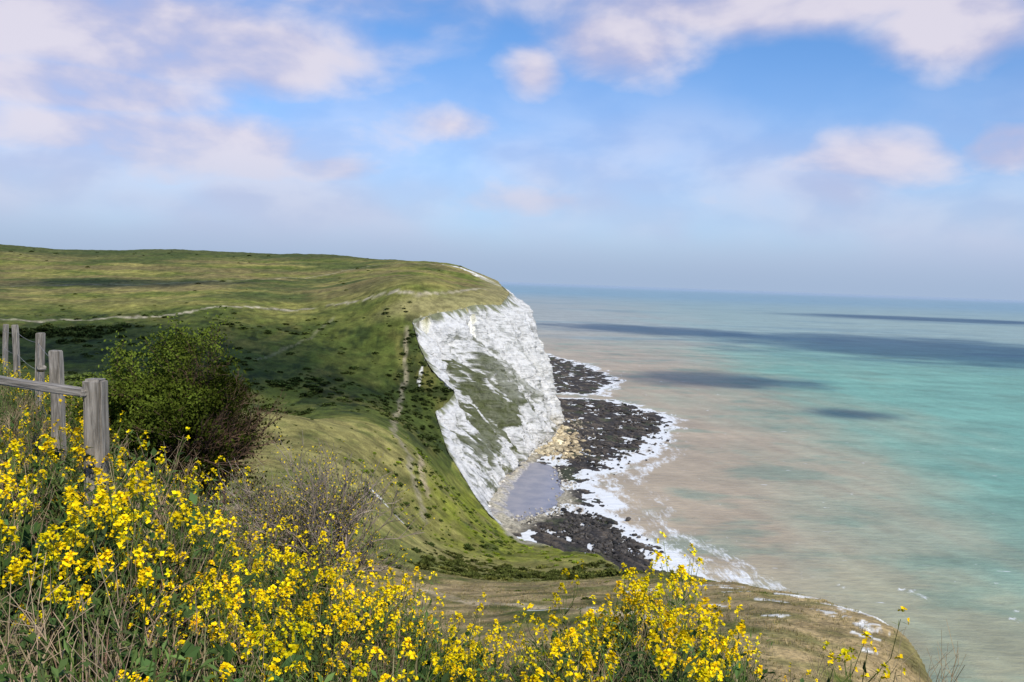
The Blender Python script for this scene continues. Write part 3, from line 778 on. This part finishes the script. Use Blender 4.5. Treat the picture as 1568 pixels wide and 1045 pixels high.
beam('rail_1', (-2.33, 4.64, 99.305), (-4.4, 5.35, 99.40), .085, .04, .008)
beam('brace', (-2.75, 4.95, 99.40), (-3.9, 7.0, 99.13), .05, .03, .006)
wires = Acc()
for hh in (.12, .45, .75):
    for i in range(1, 4):
        a_, b_ = np.array(posts[i][:3]), np.array(posts[i + 1][:3])
        pts = np.array([a_ + (b_ - a_) * f - np.array([0, 0, hh + .03 * math.sin(math.pi * f)]) for f in np.linspace(0, 1, 5)])
        tube(wires, pts, np.full(5, .003), (.25, .24, .23))
wires.build('wire', M_boulder, parent=fence)

# ------------------------------------------------------------ sun, cloud layer overhead, sky
EL, AZ = math.radians(44), math.radians(148)
S = Vector((math.sin(AZ) * math.cos(EL), math.cos(AZ) * math.cos(EL), math.sin(EL)))
sun = bpy.data.lights.new('sun', 'SUN'); sun.energy = 4.6; sun.angle = math.radians(.5); sun.color = (1, .95, .86)
so = bpy.data.objects.new('sun', sun); scene.collection.objects.link(so); so.rotation_euler = S.to_track_quat('Z', 'Y').to_euler()
m, t, b = new_mat('cumulus_vapour')
tc = t.N('ShaderNodeTexCoord').outputs['Object']
sp = t.N('ShaderNodeSeparateXYZ', i_0=tc)
rr = t.M('SQRT', t.M('ADD', t.M('MULTIPLY', sp.outputs[0], sp.outputs[0]), t.M('MULTIPLY', sp.outputs[1], sp.outputs[1])))
nz = t.noise(tc, 2.6, 5, .62)
al = t.SS(.08, .60, t.M('SUBTRACT', t.M('ADD', t.M('SUBTRACT', 1.0, rr), t.M('MULTIPLY', nz, 1.5)), .75), 0, .66)
df = t.N('ShaderNodeBsdfDiffuse'); df.inputs[0].default_value = (.85, .85, .87, 1); tp = t.N('ShaderNodeBsdfTransparent')
mx = t.N('ShaderNodeMixShader'); t.put(mx.inputs[0], al); t.l.new(tp.outputs[0], mx.inputs[1]); t.l.new(df.outputs[0], mx.inputs[2])
t.l.new(mx.outputs[0], t.n['Material Output'].inputs[0]); M_cl = m
def cloud(tx_, ty_, tz_, rx, ry, rot=0.0, ALT=1500.0):
    k_ = (ALT - tz_) / S.z
    bm = bmesh.new(); bmesh.ops.create_icosphere(bm, subdivisions=4, radius=1)
    for v_ in bm.verts:
        q = 1 + .2 * float(fbm(np.array(v_.co.x * 1.5 + tx_), np.array(v_.co.y * 1.5 + v_.co.z), 3)); v_.co = v_.co * q
        if v_.co.z < 0: v_.co.z *= .3
    me = bpy.data.meshes.new('cloud'); bm.to_mesh(me); bm.free(); me.materials.append(M_cl)
    for p in me.polygons: p.use_smooth = True
    o = bpy.data.objects.new('cloud', me); scene.collection.objects.link(o)
    o.location = (tx_ + S.x * k_, ty_ + S.y * k_, ALT); o.scale = (rx, ry, min(rx, ry) * .25); o.rotation_euler[2] = rot
cloud(860, 1600, 0, 590, 600, -.4); cloud(360, 1930, 0, 420, 260, -.5)
cloud(235, 927, 0, 150, 110); cloud(1900, 3700, 0, 1000, 480, 0, 3000)
cloud(285, 700, 0, 50, 40)
cloud(-175, 420, 50, 175, 100, -.1); cloud(-330, 720, 90, 150, 60, 0)

w = bpy.data.worlds.new('World'); scene.world = w; w.use_nodes = True
t = NT(w.node_tree); bg = t.n['Background']; bg.inputs[1].default_value = .1
tc = t.N('ShaderNodeTexCoord').outputs['Generated']; sp = t.N('ShaderNodeSeparateXYZ', i_0=tc)
dxn, dyn, dzn = sp.outputs
sky = t.N('ShaderNodeTexSky', sky_type='NISHITA', sun_disc=False); sky.sun_elevation = EL; sky.sun_rotation = AZ
sky.air_density = 1.0; sky.dust_density = .5; sky.ozone_density = 2.5
t.put(sky.inputs[0], t.N('ShaderNodeCombineXYZ', i_0=dxn, i_1=dyn, i_2=t.M('MAXIMUM', dzn, .02)))
az = t.M('ARCTAN2', dxn, dyn); el = t.M('ARCSINE', dzn)
cv = t.N('ShaderNodeCombineXYZ', i_0=az, i_1=t.M('MULTIPLY', el, 1.9)).outputs[0]
cn = t.noise(cv, 8.0, 5, .5, .2); cn2 = t.noise(cv, 3.2, 3, .5)
BL = [(-.424, .240, .27, .065, 1), (-.279, .236, .09, .05, 1), (-.47, .182, .17, .035, 1), (.1125, .272, .09, .045, 1), (.255, .308, .25, .038, 1), (.465, .272, .09, .045, 1),
      (.016, .2375, .04, .035, .8), (-.08, .176, .08, .03, .65), (.386, .141, .13, .045, .8), (.515, .152, .05, .03, 1), (-.392, .135, .28, .05, .9), (-.219, .12, .10, .03, .8), (.04, .095, .28, .035, .65),
      (-.25, .32, .3, .05, .6), (.9, .3, .3, .12, 1), (-.95, .28, .3, .12, 1)]
Mx = 0.0
for a_, e_, ra, re, wt in BL:
    u1 = t.M('DIVIDE', t.M('SUBTRACT', az, a_), ra); u2 = t.M('DIVIDE', t.M('SUBTRACT', el, e_), re)
    r2 = t.M('SQRT', t.M('ADD', t.M('MULTIPLY', u1, u1), t.M('MULTIPLY', u2, u2)))
    bl = t.M('MULTIPLY', t.M('MAXIMUM', t.M('SUBTRACT', 1.5, r2), 0.0), wt)
    Mx = bl if isinstance(Mx, float) else t.M('MAXIMUM', Mx, bl)
cm = t.SS(.05, 1.05, t.M('ADD', t.M('MULTIPLY', t.M('MINIMUM', Mx, 1.0), .95), t.M('MULTIPLY', t.M('SUBTRACT', cn, .52), 1.7)))
veil = t.M('MULTIPLY', t.SS(.28, .06, el), t.SS(.32, .66, cn2, .35, .9))
cm = t.M('MAXIMUM', t.M('MULTIPLY', cm, .92), veil)
cloudc = t.MIX(t.SS(.38, .62, cn), (5.3, 5.2, 7.1, 1), (7.8, 7.3, 8.2, 1))
cloudc = t.MIX(t.SS(.16, .02, el), cloudc, (5.0, 5.8, 7.8, 1))
base = t.MIX(1.0, sky.outputs[0], (.86, 1.22, 1.62, 1), 'MULTIPLY')
base = t.MIX(t.SS(.14, 0.0, el, 0, .8), base, (4.5, 5.6, 7.8, 1))
fin = t.MIX(cm, base, cloudc)
fin = t.MIX(t.SS(.07, 0.0, el, 0, .95), fin, (3.7, 4.8, 6.6, 1))
t.put(bg.inputs[0], fin)

# ------------------------------------------------------------ camera
cam = bpy.data.cameras.new('camera'); cam.sensor_width = 36; cam.lens = 29.85; cam.clip_start = .1; cam.clip_end = 200000
co = bpy.data.objects.new('camera', cam); scene.collection.objects.link(co)
co.matrix_world = Matrix.Translation((0, 0, 100)) @ Matrix.Rotation(math.radians(86), 4, 'X') @ Matrix.Rotation(math.radians(2.03), 4, 'Z')
scene.camera = co
